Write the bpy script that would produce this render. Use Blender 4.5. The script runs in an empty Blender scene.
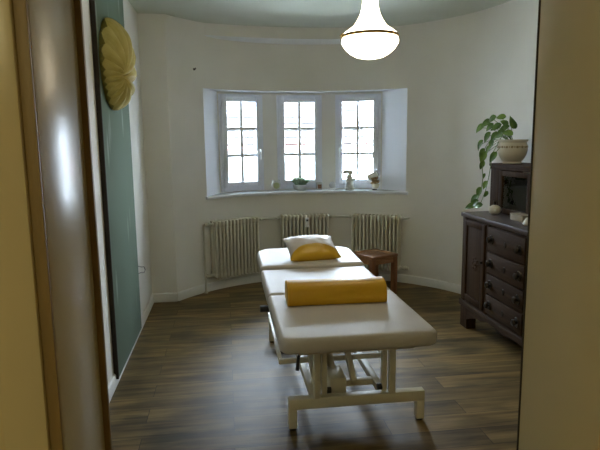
import bpy, bmesh, math, random
from math import sin, cos, radians, pi, sqrt, atan2
from mathutils import Vector, Matrix, Euler, noise
random.seed(7)
scene = bpy.context.scene
COL = scene.collection

# ------------------------------------------------------------------ materials
def lin(c):
    return tuple((x/12.92 if x <= .04045 else ((x+.055)/1.055)**2.4) for x in c)
def srgb(r, g, b): return lin((r/255, g/255, b/255))

def base_mat(name, col, rough=.6, metal=0., spec=.5, coat=0.):
    m = bpy.data.materials.new(name); m.use_nodes = True
    b = m.node_tree.nodes['Principled BSDF']
    b.inputs['Base Color'].default_value = (*col, 1)
    b.inputs['Roughness'].default_value = rough
    b.inputs['Metallic'].default_value = metal
    b.inputs['Specular IOR Level'].default_value = spec
    if coat:
        b.inputs['Coat Weight'].default_value = coat
        b.inputs['Coat Roughness'].default_value = .15
    return m

def noise_mat(name, c1, c2, rough=.6, scale=(8, 8, 8), detail=4, bump=0., lo=.35, hi=.65, metal=0., spec=.5, bscale=None, coat=0.):
    m = base_mat(name, c1, rough, metal, spec, coat)
    nt = m.node_tree; N = nt.nodes; Lk = nt.links; b = N['Principled BSDF']
    tc = N.new('ShaderNodeTexCoord'); mp = N.new('ShaderNodeMapping')
    mp.inputs['Scale'].default_value = scale
    Lk.new(tc.outputs['Object'], mp.inputs[0])
    nz = N.new('ShaderNodeTexNoise'); nz.inputs['Scale'].default_value = 1; nz.inputs['Detail'].default_value = detail
    Lk.new(mp.outputs[0], nz.inputs['Vector'])
    r = N.new('ShaderNodeValToRGB')
    r.color_ramp.elements[0].position = lo; r.color_ramp.elements[0].color = (*c1, 1)
    r.color_ramp.elements[1].position = hi; r.color_ramp.elements[1].color = (*c2, 1)
    Lk.new(nz.outputs[0], r.inputs[0]); Lk.new(r.outputs[0], b.inputs['Base Color'])
    if bump:
        bp = N.new('ShaderNodeBump'); bp.inputs['Strength'].default_value = bump; bp.inputs['Distance'].default_value = .01
        src = nz
        if bscale:
            src = N.new('ShaderNodeTexNoise'); src.inputs['Scale'].default_value = bscale; Lk.new(tc.outputs['Object'], src.inputs['Vector'])
        Lk.new(src.outputs[0], bp.inputs['Height']); Lk.new(bp.outputs[0], b.inputs['Normal'])
    return m

def wood(name, c1, c2, axis='Z', rough=.45, coat=0., spec=.5):
    s = {'X': (1.5, 40, 40), 'Y': (40, 1.5, 40), 'Z': (40, 40, 1.5)}[axis]
    return noise_mat(name, c1, c2, rough, s, 5, .15, .3, .7, coat=coat, spec=spec)

def floor_mat():
    m = base_mat('oak_laminate', (.2, .15, .1), .46, spec=.2)
    nt = m.node_tree; N = nt.nodes; Lk = nt.links; b = N['Principled BSDF']
    tc = N.new('ShaderNodeTexCoord')
    br = N.new('ShaderNodeTexBrick'); br.offset = .37; br.offset_frequency = 2
    br.inputs['Scale'].default_value = 1; br.inputs['Mortar Size'].default_value = .0016
    br.inputs['Brick Width'].default_value = 1.28; br.inputs['Row Height'].default_value = .16
    br.inputs['Color1'].default_value = (.0, .0, .0, 1); br.inputs['Color2'].default_value = (1, 1, 1, 1)
    br.inputs['Mortar'].default_value = (.5, .5, .5, 1); br.inputs['Mortar Smooth'].default_value = .2
    Lk.new(tc.outputs['Object'], br.inputs['Vector'])
    # a shift of the grain for each plank
    sep = N.new('ShaderNodeSeparateXYZ'); Lk.new(tc.outputs['Object'], sep.inputs[0])
    mul = N.new('ShaderNodeMath'); mul.operation = 'MULTIPLY'; mul.inputs[1].default_value = 13.7
    Lk.new(br.outputs['Color'], mul.inputs[0])
    cb = N.new('ShaderNodeCombineXYZ'); Lk.new(sep.outputs[0], cb.inputs[0]); Lk.new(sep.outputs[1], cb.inputs[1]); Lk.new(mul.outputs[0], cb.inputs[2])
    mp = N.new('ShaderNodeMapping'); mp.inputs['Scale'].default_value = (1.6, 22, 1); Lk.new(cb.outputs[0], mp.inputs[0])
    nz = N.new('ShaderNodeTexNoise'); nz.inputs['Scale'].default_value = 1; nz.inputs['Detail'].default_value = 6; nz.inputs['Roughness'].default_value = .6
    nz.inputs['Distortion'].default_value = .6
    Lk.new(mp.outputs[0], nz.inputs['Vector'])
    mp2 = N.new('ShaderNodeMapping'); mp2.inputs['Scale'].default_value = (2.2, 6, 1); Lk.new(cb.outputs[0], mp2.inputs[0])
    nz2 = N.new('ShaderNodeTexNoise'); nz2.inputs['Scale'].default_value = 1; nz2.inputs['Detail'].default_value = 3
    Lk.new(mp2.outputs[0], nz2.inputs['Vector'])
    r = N.new('ShaderNodeValToRGB'); e = r.color_ramp.elements
    e[0].position = .30; e[0].color = (*FLOOR[0], 1); e[1].position = .70; e[1].color = (*FLOOR[2], 1)
    k = e.new(.5); k.color = (*FLOOR[1], 1)
    Lk.new(nz.outputs[0], r.inputs[0])
    r2 = N.new('ShaderNodeValToRGB'); r2.color_ramp.elements[0].position = .36; r2.color_ramp.elements[0].color = (.45, .47, .5, 1)
    r2.color_ramp.elements[1].position = .56; r2.color_ramp.elements[1].color = (1.05, 1.02, 1, 1)
    Lk.new(nz2.outputs[0], r2.inputs[0])
    mx = N.new('ShaderNodeMix'); mx.data_type = 'RGBA'; mx.blend_type = 'MULTIPLY'; mx.inputs[0].default_value = 1
    Lk.new(r.outputs[0], mx.inputs[6]); Lk.new(r2.outputs[0], mx.inputs[7])
    r3 = N.new('ShaderNodeValToRGB'); r3.color_ramp.elements[0].color = (.82, .82, .82, 1); r3.color_ramp.elements[1].color = (1.2, 1.18, 1.12, 1)
    Lk.new(br.outputs['Color'], r3.inputs[0])
    mx2 = N.new('ShaderNodeMix'); mx2.data_type = 'RGBA'; mx2.blend_type = 'MULTIPLY'; mx2.inputs[0].default_value = 1
    Lk.new(mx.outputs[2], mx2.inputs[6]); Lk.new(r3.outputs[0], mx2.inputs[7])
    mx3 = N.new('ShaderNodeMix'); mx3.data_type = 'RGBA'; mx3.inputs[7].default_value = (.02, .015, .01, 1)
    Lk.new(br.outputs['Fac'], mx3.inputs[0]); Lk.new(mx2.outputs[2], mx3.inputs[6])
    Lk.new(mx3.outputs[2], b.inputs['Base Color'])
    bp = N.new('ShaderNodeBump'); bp.inputs['Strength'].default_value = .12; bp.inputs['Distance'].default_value = .004
    Lk.new(nz.outputs[0], bp.inputs['Height']); Lk.new(bp.outputs[0], b.inputs['Normal'])
    return m

def emis(name, col, s):
    m = base_mat(name, (.9, .88, .8), .3)
    b = m.node_tree.nodes['Principled BSDF']
    b.inputs['Emission Color'].default_value = (*col, 1); b.inputs['Emission Strength'].default_value = s
    return m

def glass_mat(name, tint=(1, 1, 1), rough=0.):
    m = bpy.data.materials.new(name); m.use_nodes = True; nt = m.node_tree; N = nt.nodes
    N.remove(N['Principled BSDF'])
    t = N.new('ShaderNodeBsdfTransparent'); t.inputs[0].default_value = (*tint, 1)
    g = N.new('ShaderNodeBsdfGlossy'); g.inputs['Roughness'].default_value = rough
    f = N.new('ShaderNodeFresnel'); f.inputs[0].default_value = 1.45
    mx = N.new('ShaderNodeMixShader')
    nt.links.new(f.outputs[0], mx.inputs[0]); nt.links.new(t.outputs[0], mx.inputs[1]); nt.links.new(g.outputs[0], mx.inputs[2])
    nt.links.new(mx.outputs[0], N['Material Output'].inputs[0])
    return m

FLOOR = [(.080, .054, .020), (.175, .120, .046), (.27, .195, .083)]
M = {}
M['floor'] = floor_mat()
M['wall'] = noise_mat('white_plaster', (.80, .79, .735), (.83, .82, .765), .85, (3, 3, 3), 3, .05, bscale=90, spec=.2)
M['ceiling'] = noise_mat('ceiling_paint', (.60, .63, .54), (.63, .66, .57), .9, (3, 3, 3), 3, .03, bscale=60, spec=.2)
M['reveal'] = base_mat('white_lacquer_lit_tone', (.86, .89, .93), .35)  # white lacquer, with the cool brightness of daylight put into its colour
M['hallwall'] = noise_mat('hall_plaster', (.62, .53, .33), (.66, .57, .36), .85, (3, 3, 3), 3, .05, bscale=90, spec=.2)
M['trimwhite'] = base_mat('white_trim_paint', (.76, .76, .74), .4)
M['winwhite'] = base_mat('white_window_profile', (.80, .83, .90), .3)
M['sill'] = base_mat('white_sill_laminate', (.82, .85, .90), .22)
M['cream_gloss'] = noise_mat('cream_lacquer', (.58, .51, .33), (.61, .54, .36), .26, (2, 2, 2), 2, .04, bscale=12, spec=.2)
M['brown_edge'] = wood('brown_edge', (.22, .150, .062), (.27, .19, .08), 'Z', .5)
M['seal_edge_shade'] = base_mat('dark_seal_edge_shade', (.03, .022, .012), .8)  # rubber seal colour, also painted shade on the wall panel edge
M['radiator'] = base_mat('cream_radiator_enamel', (.66, .63, .51), .38)
M['pipe'] = base_mat('cream_painted_pipe', (.58, .56, .47), .45)
M['brass'] = base_mat('aged_brass', (.30, .19, .06), .35, 1.)
M['chrome'] = base_mat('chrome', (.75, .75, .75), .15, 1.)
M['steelwhite'] = base_mat('cream_powder_coated_steel', (.66, .62, .48), .4)
M['black'] = base_mat('black_plastic', (.012, .012, .012), .5)
M['vinyl'] = noise_mat('white_vinyl', (.51, .475, .44), (.54, .505, .46), .42, (5, 5, 5), 2, .04, bscale=220, spec=.3)
M['yellowvinyl'] = noise_mat('golden_yellow_vinyl', (.62, .34, .008), (.66, .37, .01), .42, (5, 5, 5), 2, .05, bscale=200)
M['stoolwood'] = wood('reddish_stool_wood', (.27, .125, .05), (.42, .21, .085), 'X', .35)
M['stoolleg'] = wood('reddish_stool_leg_wood', (.19, .08, .032), (.30, .135, .055), 'Z', .35)
M['darkwood'] = wood('dark_walnut', (.030, .0155, .007), (.060, .032, .014), 'Z', .6, spec=.08)
M['darkwoodY'] = wood('dark_walnut_lengthwise', (.030, .0155, .007), (.060, .032, .014), 'Y', .6, spec=.15)
M['darktop'] = wood('dark_walnut_polished_top', (.035, .024, .02), (.065, .044, .036), 'Y', .38, coat=.1)
M['darkmetal'] = base_mat('dark_bronze', (.05, .04, .03), .35, .9)
M['ceramic'] = noise_mat('cream_ceramic', (.60, .56, .44), (.66, .62, .50), .3, (9, 9, 9), 3, .05)
M['relief'] = base_mat('tan_relief_glaze', (.34, .28, .17), .5)
M['soil'] = noise_mat('potting_soil', (.02, .012, .006), (.05, .03, .016), .95, (60, 60, 60), 4, .6)
M['leaf'] = noise_mat('pothos_leaf', (.05, .13, .012), (.15, .28, .035), .4, (9, 9, 9), 3, .05, .4, .6)
M['stem'] = base_mat('green_stem', (.10, .20, .03), .5)
M['grass'] = noise_mat('dark_green_sprigs', (.08, .15, .06), (.20, .30, .15), .5, (30, 30, 30))
M['lampglass'] = emis('glowing_opal_glass', (1., .86, .62), 11.0)
M['glass'] = glass_mat('window_glass', (.97, .98, 1))
M['jar'] = glass_mat('clear_glass_jar', (.92, .95, .96), .02)
M['darkglass'] = glass_mat('cabinet_glass', (.92, .92, .88))
M['porcelain'] = base_mat('white_porcelain', (.72, .73, .70), .25)
M['greyporcelain'] = noise_mat('weathered_white_figure', (.45, .47, .43), (.66, .67, .62), .5, (40, 40, 40), 4)
M['dial'] = base_mat('pale_green_dial', (.42, .46, .24), .5)
M['tealight'] = noise_mat('amber_brown_label', (.12, .05, .02), (.22, .10, .04), .5, (40, 40, 40))
M['peach'] = base_mat('peach_wax', (.62, .42, .30), .5)
M['brownband'] = noise_mat('brown_gold_glaze', (.16, .09, .03), (.50, .36, .17), .35, (60, 60, 60), 3)
M['boxwood'] = wood('pale_box_wood', (.24, .20, .13), (.33, .28, .19), 'Y', .6)
M['shell'] = noise_mat('ochre_yellow_fabric', (.46, .37, .08), (.54, .45, .13), .6, (12, 12, 12), 3, .05)
M['wire'] = base_mat('grey_cable', (.18, .18, .16), .5)
M['meter'] = base_mat('white_plastic', (.82, .84, .85), .35)

def frosted():
    m = glass_mat('misty_glass', (.95, .97, .97), .05); nt = m.node_tree; N = nt.nodes
    d = N.new('ShaderNodeBsdfDiffuse'); d.inputs[0].default_value = (.82, .85, .84, 1); mx = N.new('ShaderNodeMixShader'); mx.inputs[0].default_value = .6
    old = N['Material Output'].inputs[0].links[0].from_socket
    nt.links.new(old, mx.inputs[1]); nt.links.new(d.outputs[0], mx.inputs[2]); nt.links.new(mx.outputs[0], N['Material Output'].inputs[0])
    return m
def panel_mat():
    m = base_mat('grey_green_panel_fabric', (.1, .15, .12), .85, spec=.08)
    nt = m.node_tree; N = nt.nodes; Lk = nt.links; b = N['Principled BSDF']
    tc = N.new('ShaderNodeTexCoord')
    vo = N.new('ShaderNodeTexVoronoi'); vo.inputs['Scale'].default_value = 1
    mp = N.new('ShaderNodeMapping'); mp.inputs['Scale'].default_value = (1, 7, 1.6); Lk.new(tc.outputs['Object'], mp.inputs[0])
    Lk.new(mp.outputs[0], vo.inputs['Vector'])
    r = N.new('ShaderNodeValToRGB'); r.color_ramp.elements[0].position = .06; r.color_ramp.elements[0].color = (.30, .36, .30, 1)
    r.color_ramp.elements[1].position = .22; r.color_ramp.elements[1].color = (.15, .20, .15, 1)
    Lk.new(vo.outputs['Distance'], r.inputs[0]); Lk.new(r.outputs[0], b.inputs['Base Color'])
    return m
M['panel'] = panel_mat()

def pillow_mat():
    m = base_mat('white_and_gold_satin', (.7, .7, .7), .38)
    nt = m.node_tree; N = nt.nodes; Lk = nt.links; b = N['Principled BSDF']
    tc = N.new('ShaderNodeTexCoord')
    mp = N.new('ShaderNodeMapping'); mp.inputs['Location'].default_value = (0, 1.22, 0); mp.inputs['Scale'].default_value = (5.0, 6.9, 0)
    Lk.new(tc.outputs['Object'], mp.inputs[0])
    ln = N.new('ShaderNodeVectorMath'); ln.operation = 'LENGTH'; Lk.new(mp.outputs[0], ln.inputs[0])
    r = N.new('ShaderNodeValToRGB'); r.color_ramp.interpolation = 'LINEAR'
    e = r.color_ramp.elements
    e[0].position = .97; e[0].color = (.60, .35, .012, 1); e[1].position = 1.0; e[1].color = (.50, .40, .36, 1)
    k = e.new(.985); k.color = (.60, .35, .012, 1)
    mm = N.new('ShaderNodeMath'); mm.operation = 'MULTIPLY'; mm.inputs[1].default_value = 1.; Lk.new(ln.outputs['Value'], mm.inputs[0])
    Lk.new(mm.outputs[0], r.inputs[0])
    # pinkish white satin with a slightly darker band
    nz = N.new('ShaderNodeTexNoise'); nz.inputs['Scale'].default_value = 9; Lk.new(tc.outputs['Object'], nz.inputs['Vector'])
    r2 = N.new('ShaderNodeValToRGB'); r2.color_ramp.elements[0].position = .4; r2.color_ramp.elements[0].color = (.60, .52, .48, 1)
    r2.color_ramp.elements[1].position = .6; r2.color_ramp.elements[1].color = (.74, .70, .68, 1)
    Lk.new(nz.outputs[0], r2.inputs[0])
    gt = N.new('ShaderNodeMath'); gt.operation = 'GREATER_THAN'; gt.inputs[1].default_value = 1.; Lk.new(ln.outputs['Value'], gt.inputs[0])
    mx = N.new('ShaderNodeMix'); mx.data_type = 'RGBA'; Lk.new(gt.outputs[0], mx.inputs[0])
    mx.inputs[6].default_value = (.60, .35, .012, 1); Lk.new(r2.outputs[0], mx.inputs[7])
    Lk.new(mx.outputs[2], b.inputs['Base Color'])
    return m
M['pillow'] = pillow_mat()

# ------------------------------------------------------------------ mesh helpers
class MB:
    def __init__(s): s.bm = bmesh.new()
    def _merge(s, tb, mat4=None):
        me = bpy.data.meshes.new('tmp')
        if mat4 is not None: bmesh.ops.transform(tb, matrix=mat4, verts=tb.verts)
        tb.to_mesh(me); tb.free(); s.bm.from_mesh(me); bpy.data.meshes.remove(me)
    def box(s, x0, x1, y0, y1, z0, z1, bev=0., rot=None, piv=None, seg=2):
        tb = bmesh.new(); bmesh.ops.create_cube(tb, size=1)
        for v in tb.verts:
            v.co = Vector(((x0+x1)/2+v.co.x*(x1-x0), (y0+y1)/2+v.co.y*(y1-y0), (z0+z1)/2+v.co.z*(z1-z0)))
        if bev: bmesh.ops.bevel(tb, geom=tb.edges[:], offset=bev, segments=seg, affect='EDGES', profile=.5)
        m = None
        if rot is not None:
            p = Vector(piv) if piv is not None else Vector(((x0+x1)/2, (y0+y1)/2, (z0+z1)/2))
            m = Matrix.Translation(p) @ rot.to_4x4() @ Matrix.Translation(-p)
        s._merge(tb, m); return s
    def tube(s, pts, r, n=10, caps=True):
        pts = [Vector(p) for p in pts]; bm = s.bm; rings = []
        rr = r if isinstance(r, (list, tuple)) else [r]*len(pts)
        up = None
        for i, p in enumerate(pts):
            d = (pts[min(i+1, len(pts)-1)] - pts[max(i-1, 0)]).normalized()
            if up is None:
                up = Vector((0, 0, 1)) if abs(d.z) < .9 else Vector((1, 0, 0))
            a = d.cross(up)
            if a.length < 1e-5: a = d.cross(Vector((0, 1, 0)))
            a.normalize(); b = a.cross(d).normalized(); up = b
            rings.append([bm.verts.new(p+(a*cos(2*pi*k/n)+b*sin(2*pi*k/n))*rr[i]) for k in range(n)])
        for i in range(len(rings)-1):
            for k in range(n):
                bm.faces.new((rings[i][k], rings[i][(k+1) % n], rings[i+1][(k+1) % n], rings[i+1][k]))
        if caps:
            bm.faces.new(rings[0][::-1]); bm.faces.new(rings[-1])
        return s
    def lathe(s, prof, c=(0, 0, 0), n=32, close=False, axis=None):
        bm = s.bm; rings = []
        m = axis if axis is not None else Matrix.Identity(3)
        c = Vector(c)
        for (r, z) in prof:
            if r < 1e-6: rings.append([bm.verts.new(c + m @ Vector((0, 0, z)))])
            else: rings.append([bm.verts.new(c + m @ Vector((r*cos(2*pi*k/n), r*sin(2*pi*k/n), z))) for k in range(n)])
        for i in range(len(rings)-1):
            A, B = rings[i], rings[i+1]
            for k in range(n):
                k2 = (k+1) % n
                if len(A) == 1 and len(B) == 1: continue
                if len(A) == 1: bm.faces.new((A[0], B[k], B[k2]))
                elif len(B) == 1: bm.faces.new((A[k], A[k2], B[0]))
                else: bm.faces.new((A[k], A[k2], B[k2], B[k]))
        return s
    def prism(s, poly, d0, d1, axis='X', bev=0.):
        # poly in the two other axes (in order), extruded along axis
        tb = bmesh.new()
        def P(a, b, d):
            return {'X': (d, a, b), 'Y': (a, d, b), 'Z': (a, b, d)}[axis]
        A = [tb.verts.new(P(a, b, d0)) for a, b in poly]; B = [tb.verts.new(P(a, b, d1)) for a, b in poly]
        n = len(poly)
        for k in range(n): tb.faces.new((A[k], A[(k+1) % n], B[(k+1) % n], B[k]))
        f1 = tb.faces.new(A[::-1]); f2 = tb.faces.new(B)
        if bev:
            bmesh.ops.bevel(tb, geom=list(f1.edges)+list(f2.edges), offset=bev, segments=2, affect='EDGES', profile=.5)
        bmesh.ops.recalc_face_normals(tb, faces=tb.faces)
        s._merge(tb); return s
    def grid(s, P, closed=False):
        bm = s.bm; V = [[bm.verts.new(p) for p in row] for row in P]
        for i in range(len(V)-1):
            for j in range(len(V[0])-1):
                bm.faces.new((V[i][j], V[i][j+1], V[i+1][j+1], V[i+1][j]))
            if closed: bm.faces.new((V[i][-1], V[i][0], V[i+1][0], V[i+1][-1]))
        return V
    def quad(s, *p): s.bm.faces.new([s.bm.verts.new(q) for q in p]); return s
    def build(s, name, mat, parent=None, smooth=True, loc=None, recalc=True, ang=35):
        if recalc: bmesh.ops.recalc_face_normals(s.bm, faces=s.bm.faces)
        me = bpy.data.meshes.new(name); s.bm.to_mesh(me); s.bm.free()
        o = bpy.data.objects.new(name, me); COL.objects.link(o)
        if isinstance(mat, (list, tuple)):
            for m in mat: me.materials.append(M[m])
        else: me.materials.append(M[mat])
        if smooth:
            me.polygons.foreach_set('use_smooth', [True]*len(me.polygons))
            try: me.set_sharp_from_angle(angle=radians(ang))
            except Exception: pass
        if parent: o.parent = parent
        if loc: o.location = loc
        return o

def tag(o, label=None, cat=None, group=None, kind=None):
    if label: o['label'] = label
    if cat: o['category'] = cat
    if group: o['group'] = group
    if kind: o['kind'] = kind
    return o
def thing(name, loc, label=None, cat=None, group=None, kind=None, rz=0.):
    o = bpy.data.objects.new(name, None); COL.objects.link(o); o.location = loc; o.rotation_euler = (0, 0, rz)
    o.empty_display_size = .1
    return tag(o, label, cat, group, kind)
def copy_tree(o, parent=None):
    c = o.copy(); COL.objects.link(c)
    if parent: c.parent = parent
    for ch in o.children: copy_tree(ch, c)
    return c
def S(o): return tag(o, kind='structure')

# ------------------------------------------------------------------ room dimensions
CX, CY, R1, R2, R3 = .812, 4.31, 1.61, 1.80, 1.96
XL, XR, HC = -.735, 2.422, 2.645
YB = CY + sqrt(R1**2 - (CX+.50)**2)      # where the short back wall meets the bow
ZS, ZL = .975, 2.03
DX0, DX1, DY0, DY1, DZ = -.249, .612, .795, 1.045, 2.08
def arc(R, deg, z): t = radians(deg); return Vector((CX+R*sin(t), CY+R*cos(t), z))
T0, T1 = -54.6, 90.
OL, OR = -38.8, 40.4                      # opening edges on the wall face
NL, NR = -29.3, 29.3                      # niche edges on the window face

# floor and ceiling
b = MB(); b.box(-2.2, 3.4, -3.2, 7.0, -.2, 0); S(b.build('floor', 'floor', smooth=False))
b = MB(); b.box(-2.2, 3.4, DY0+.02, 7.0, HC, HC+.2); S(b.build('ceiling', 'ceiling', smooth=False))

# bow wall with the window recess
def frange(a, c, n): return [a+(c-a)*i/n for i in range(n+1)]
b = MB()
def wallpatch(R, t0, t1, z0, z1, n):
    b.grid([[arc(R, t, z0) for t in frange(t0, t1, n)], [arc(R, t, z1) for t in frange(t0, t1, n)]])
def strip(Ra, Rb, a0, a1, b0, b1, z, n):
    A = frange(a0, a1, n); B = frange(b0, b1, n)
    b.grid([[arc(Ra, t, z) for t in A], [arc(Rb, t, z) for t in B]])
wallpatch(R1, T0, T1, 0, ZS-.03, 72)
wallpatch(R1, T0, OL, ZS-.03, ZL, 8); wallpatch(R1, OR, T1, ZS-.03, ZL, 25)
wallpatch(R1, T0, T1, ZL, HC, 72)
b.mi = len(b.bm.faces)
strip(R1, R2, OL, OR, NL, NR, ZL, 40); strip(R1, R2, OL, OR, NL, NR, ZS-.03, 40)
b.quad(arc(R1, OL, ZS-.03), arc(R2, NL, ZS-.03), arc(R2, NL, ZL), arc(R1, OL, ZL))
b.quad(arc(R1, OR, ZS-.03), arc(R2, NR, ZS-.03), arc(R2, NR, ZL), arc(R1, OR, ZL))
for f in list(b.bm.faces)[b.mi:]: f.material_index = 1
WC = [-20.9, .15, 20.9]; HW = .25; WZ0, WZ1 = .985, 2.005
hw2 = math.degrees(math.asin(HW/R2))
edges = [NL]
for c in WC: edges += [c-hw2, c+hw2]
edges.append(NR)
for R in (R2, R3):
    for i in range(len(edges)-1):
        if i % 2 == 0: wallpatch(R, edges[i], edges[i+1], ZS-.03, ZL, 4)
        else:
            wallpatch(R, edges[i], edges[i+1], ZS-.03, WZ0, 4); wallpatch(R, edges[i], edges[i+1], WZ1, ZL, 4)
for c in WC:
    for t in (c-hw2, c+hw2): b.quad(arc(R2, t, WZ0), arc(R3, t, WZ0), arc(R3, t, WZ1), arc(R2, t, WZ1))
    strip(R2, R3, c-hw2, c+hw2, c-hw2, c+hw2, WZ0, 4); strip(R2, R3, c-hw2, c+hw2, c-hw2, c+hw2, WZ1, 4)
# outer skin
wallpatch(R3, -62, NL, -.2, HC+.2, 12); wallpatch(R3, NR, 98, -.2, HC+.2, 24)
wallpatch(R3, NL, NR, -.2, ZS-.03, 20); wallpatch(R3, NL, NR, ZL, HC+.2, 20)
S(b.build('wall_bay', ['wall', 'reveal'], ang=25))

b = MB(); b.box(XL-.35, arc(R1, T0, 0).x, YB, YB+.4, -.1, HC+.1); S(b.build('wall_back', 'wall', smooth=False))
b = MB(); b.box(XL-.3, XL, DY1, YB+.05, -.1, HC+.1); S(b.build('wall_left', 'wall', smooth=False))
b = MB(); b.box(XR, XR+.3, DY1, CY, -.1, HC+.1); S(b.build('wall_right', 'wall', smooth=False))
# wall with the doorway
b = MB()
b.box(-2.2, DX0-.02, DY0+.01, DY1-.002, -.1, HC+.1); b.box(DX1+.02, 3.4, DY0+.01, DY1-.002, -.1, HC+.1); b.box(DX0-.02, DX1+.02, DY0+.01, DY1-.002, DZ+.02, HC+.1)
S(b.build('wall_front', 'hallwall', smooth=False))
# hallway the camera stands in
b = MB(); b.box(-1.5, -1.3, -2.8, DY0+.01, -.1, 2.7); S(b.build('wall_hall_left', 'hallwall', smooth=False))
b = MB(); b.box(1.7, 1.9, -2.8, DY0+.01, -.1, 2.7); S(b.build('wall_hall_right', 'hallwall', smooth=False))
b = MB(); b.box(-1.5, 1.9, -3.0, -2.8, -.1, 2.7); S(b.build('wall_hall_rear', 'hallwall', smooth=False))
b = MB(); b.box(-1.5, 1.9, -3.0, DY0+.02, 2.5, 2.7); S(b.build('ceiling_hall', 'hallwall', smooth=False))

# doorway lining, casing and edge strips
d = thing('door_1', (0, 0, 0), kind='structure')
E0 = .022
b = MB(); b.box(DX0-.02, DX0, DY0, DY1-.012, 0, DZ, .002); b.build('lining', 'cream_gloss', d)
b = MB(); b.box(DX1, DX1+.02, DY0, DY1-.004, 0, DZ, .002); b.build('lining', 'cream_gloss', d)
b = MB(); b.box(DX0-.02, DX1+.02, DY0, DY1-.004, DZ, DZ+.02, .002); b.build('lining', 'cream_gloss', d)
b = MB(); b.box(DX0-.02, DX0+.0105, DY1-.012, DY1+.0, 0, DZ, .002); b.build('brown_strip', 'brown_edge', d)
b = MB(); b.box(DX0-.018, DX0-.001, DY0-.006, DY0, 0, DZ, .001); b.build('brown_strip', 'brown_edge', d)  # brown strip along the near edge of the lining
b = MB(); b.box(DX1-.001, DX1+.02, DY1-.004, DY1+.001, 0, DZ, .0005); b.build('seal_strip', 'seal_edge_shade', d)
b = MB()
b.box(DX0-.078, DX0-.018, DY0-.014, DY0+.01, 0, DZ+.07, .003); b.box(DX1+.012, DX1+.078, DY0-.014, DY0+.01, 0, DZ+.07, .003)
b.box(DX0-.078, DX1+.078, DY0-.014, DY0+.01, DZ+.012, DZ+.078, .003); b.build('casing', 'cream_gloss', d)

# dropped beam over the windows: shallow bow in front of the wall
b = MB(); n = 30; ZB = 2.52
xs = frange(-.21, 1.86, n)
def beamy(x):
    u = (x-.825)/1.035; return 5.575+.165*(1-u*u)
def wy(x): return CY+sqrt(max(0, R1**2-(x-CX)**2))
fr = [[Vector((x, beamy(x), HC)) for x in xs], [Vector((x, beamy(x), ZB+.014)) for x in xs], [Vector((x, max(wy(x)+.01, beamy(x)+.008), ZB-.012)) for x in xs]]
b.grid(fr)
for f in list(b.bm.faces)[-n:]: f.material_index = 1  # paler slot and slant of the underside stand in for light on it
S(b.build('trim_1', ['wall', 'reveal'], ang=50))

# window sill board
b = MB(); n = 48
A = frange(OL-.9, OR+1.1, n); Bk = frange(NL, NR, n)
prof = []
rows = []
for (R, z, k) in ((1.60, ZS-.03, 0), (1.575, ZS-.03, 0), (1.570, ZS-.024, 0), (1.570, ZS-.006, 0), (1.575, ZS, 0), (1.602, ZS, 0)):
    rows.append([arc(R, t, z) for t in A])
rows.append([arc(1.602, min(max(t, OL), OR), ZS) for t in A])
rows.append([arc(R2+.001, t, ZS) for t in Bk])
b.grid(rows)
for i in (0, -1):
    b.bm.faces.new([b.bm.verts.new(r[i]) for r in rows[:6]])
S(b.build('trim_2', 'sill', ang=40))

# skirting boards
def skirt(name, pts, h=.085, th=.014):
    b = MB(); rows = [[], [], [], []]
    for i, p in enumerate(pts):
        d0 = (Vector(pts[min(i+1, len(pts)-1)])-Vector(pts[max(i-1, 0)])).normalized()
        nrm = Vector((d0.y, -d0.x, 0))
        p = Vector(p)
        rows[0].append(p+nrm*th); rows[1].append(p+nrm*th+Vector((0, 0, h-.01))); rows[2].append(p+nrm*(th*.4)+Vector((0, 0, h))); rows[3].append(p+Vector((0, 0, h)))
    b.grid(rows); return S(b.build(name, 'trimwhite', ang=50))
skirt('baseboard_left', [(XL, DY1, 0), (XL, YB, 0)])
skirt('baseboard_back', [(XL, YB, 0), (arc(R1, T0, 0).x, YB, 0)])
skirt('baseboard_bay', [tuple(arc(R1, t, 0)) for t in frange(T0, T1, 72)])
skirt('baseboard_right', [(XR, CY, 0), (XR, DY1, 0)])

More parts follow.
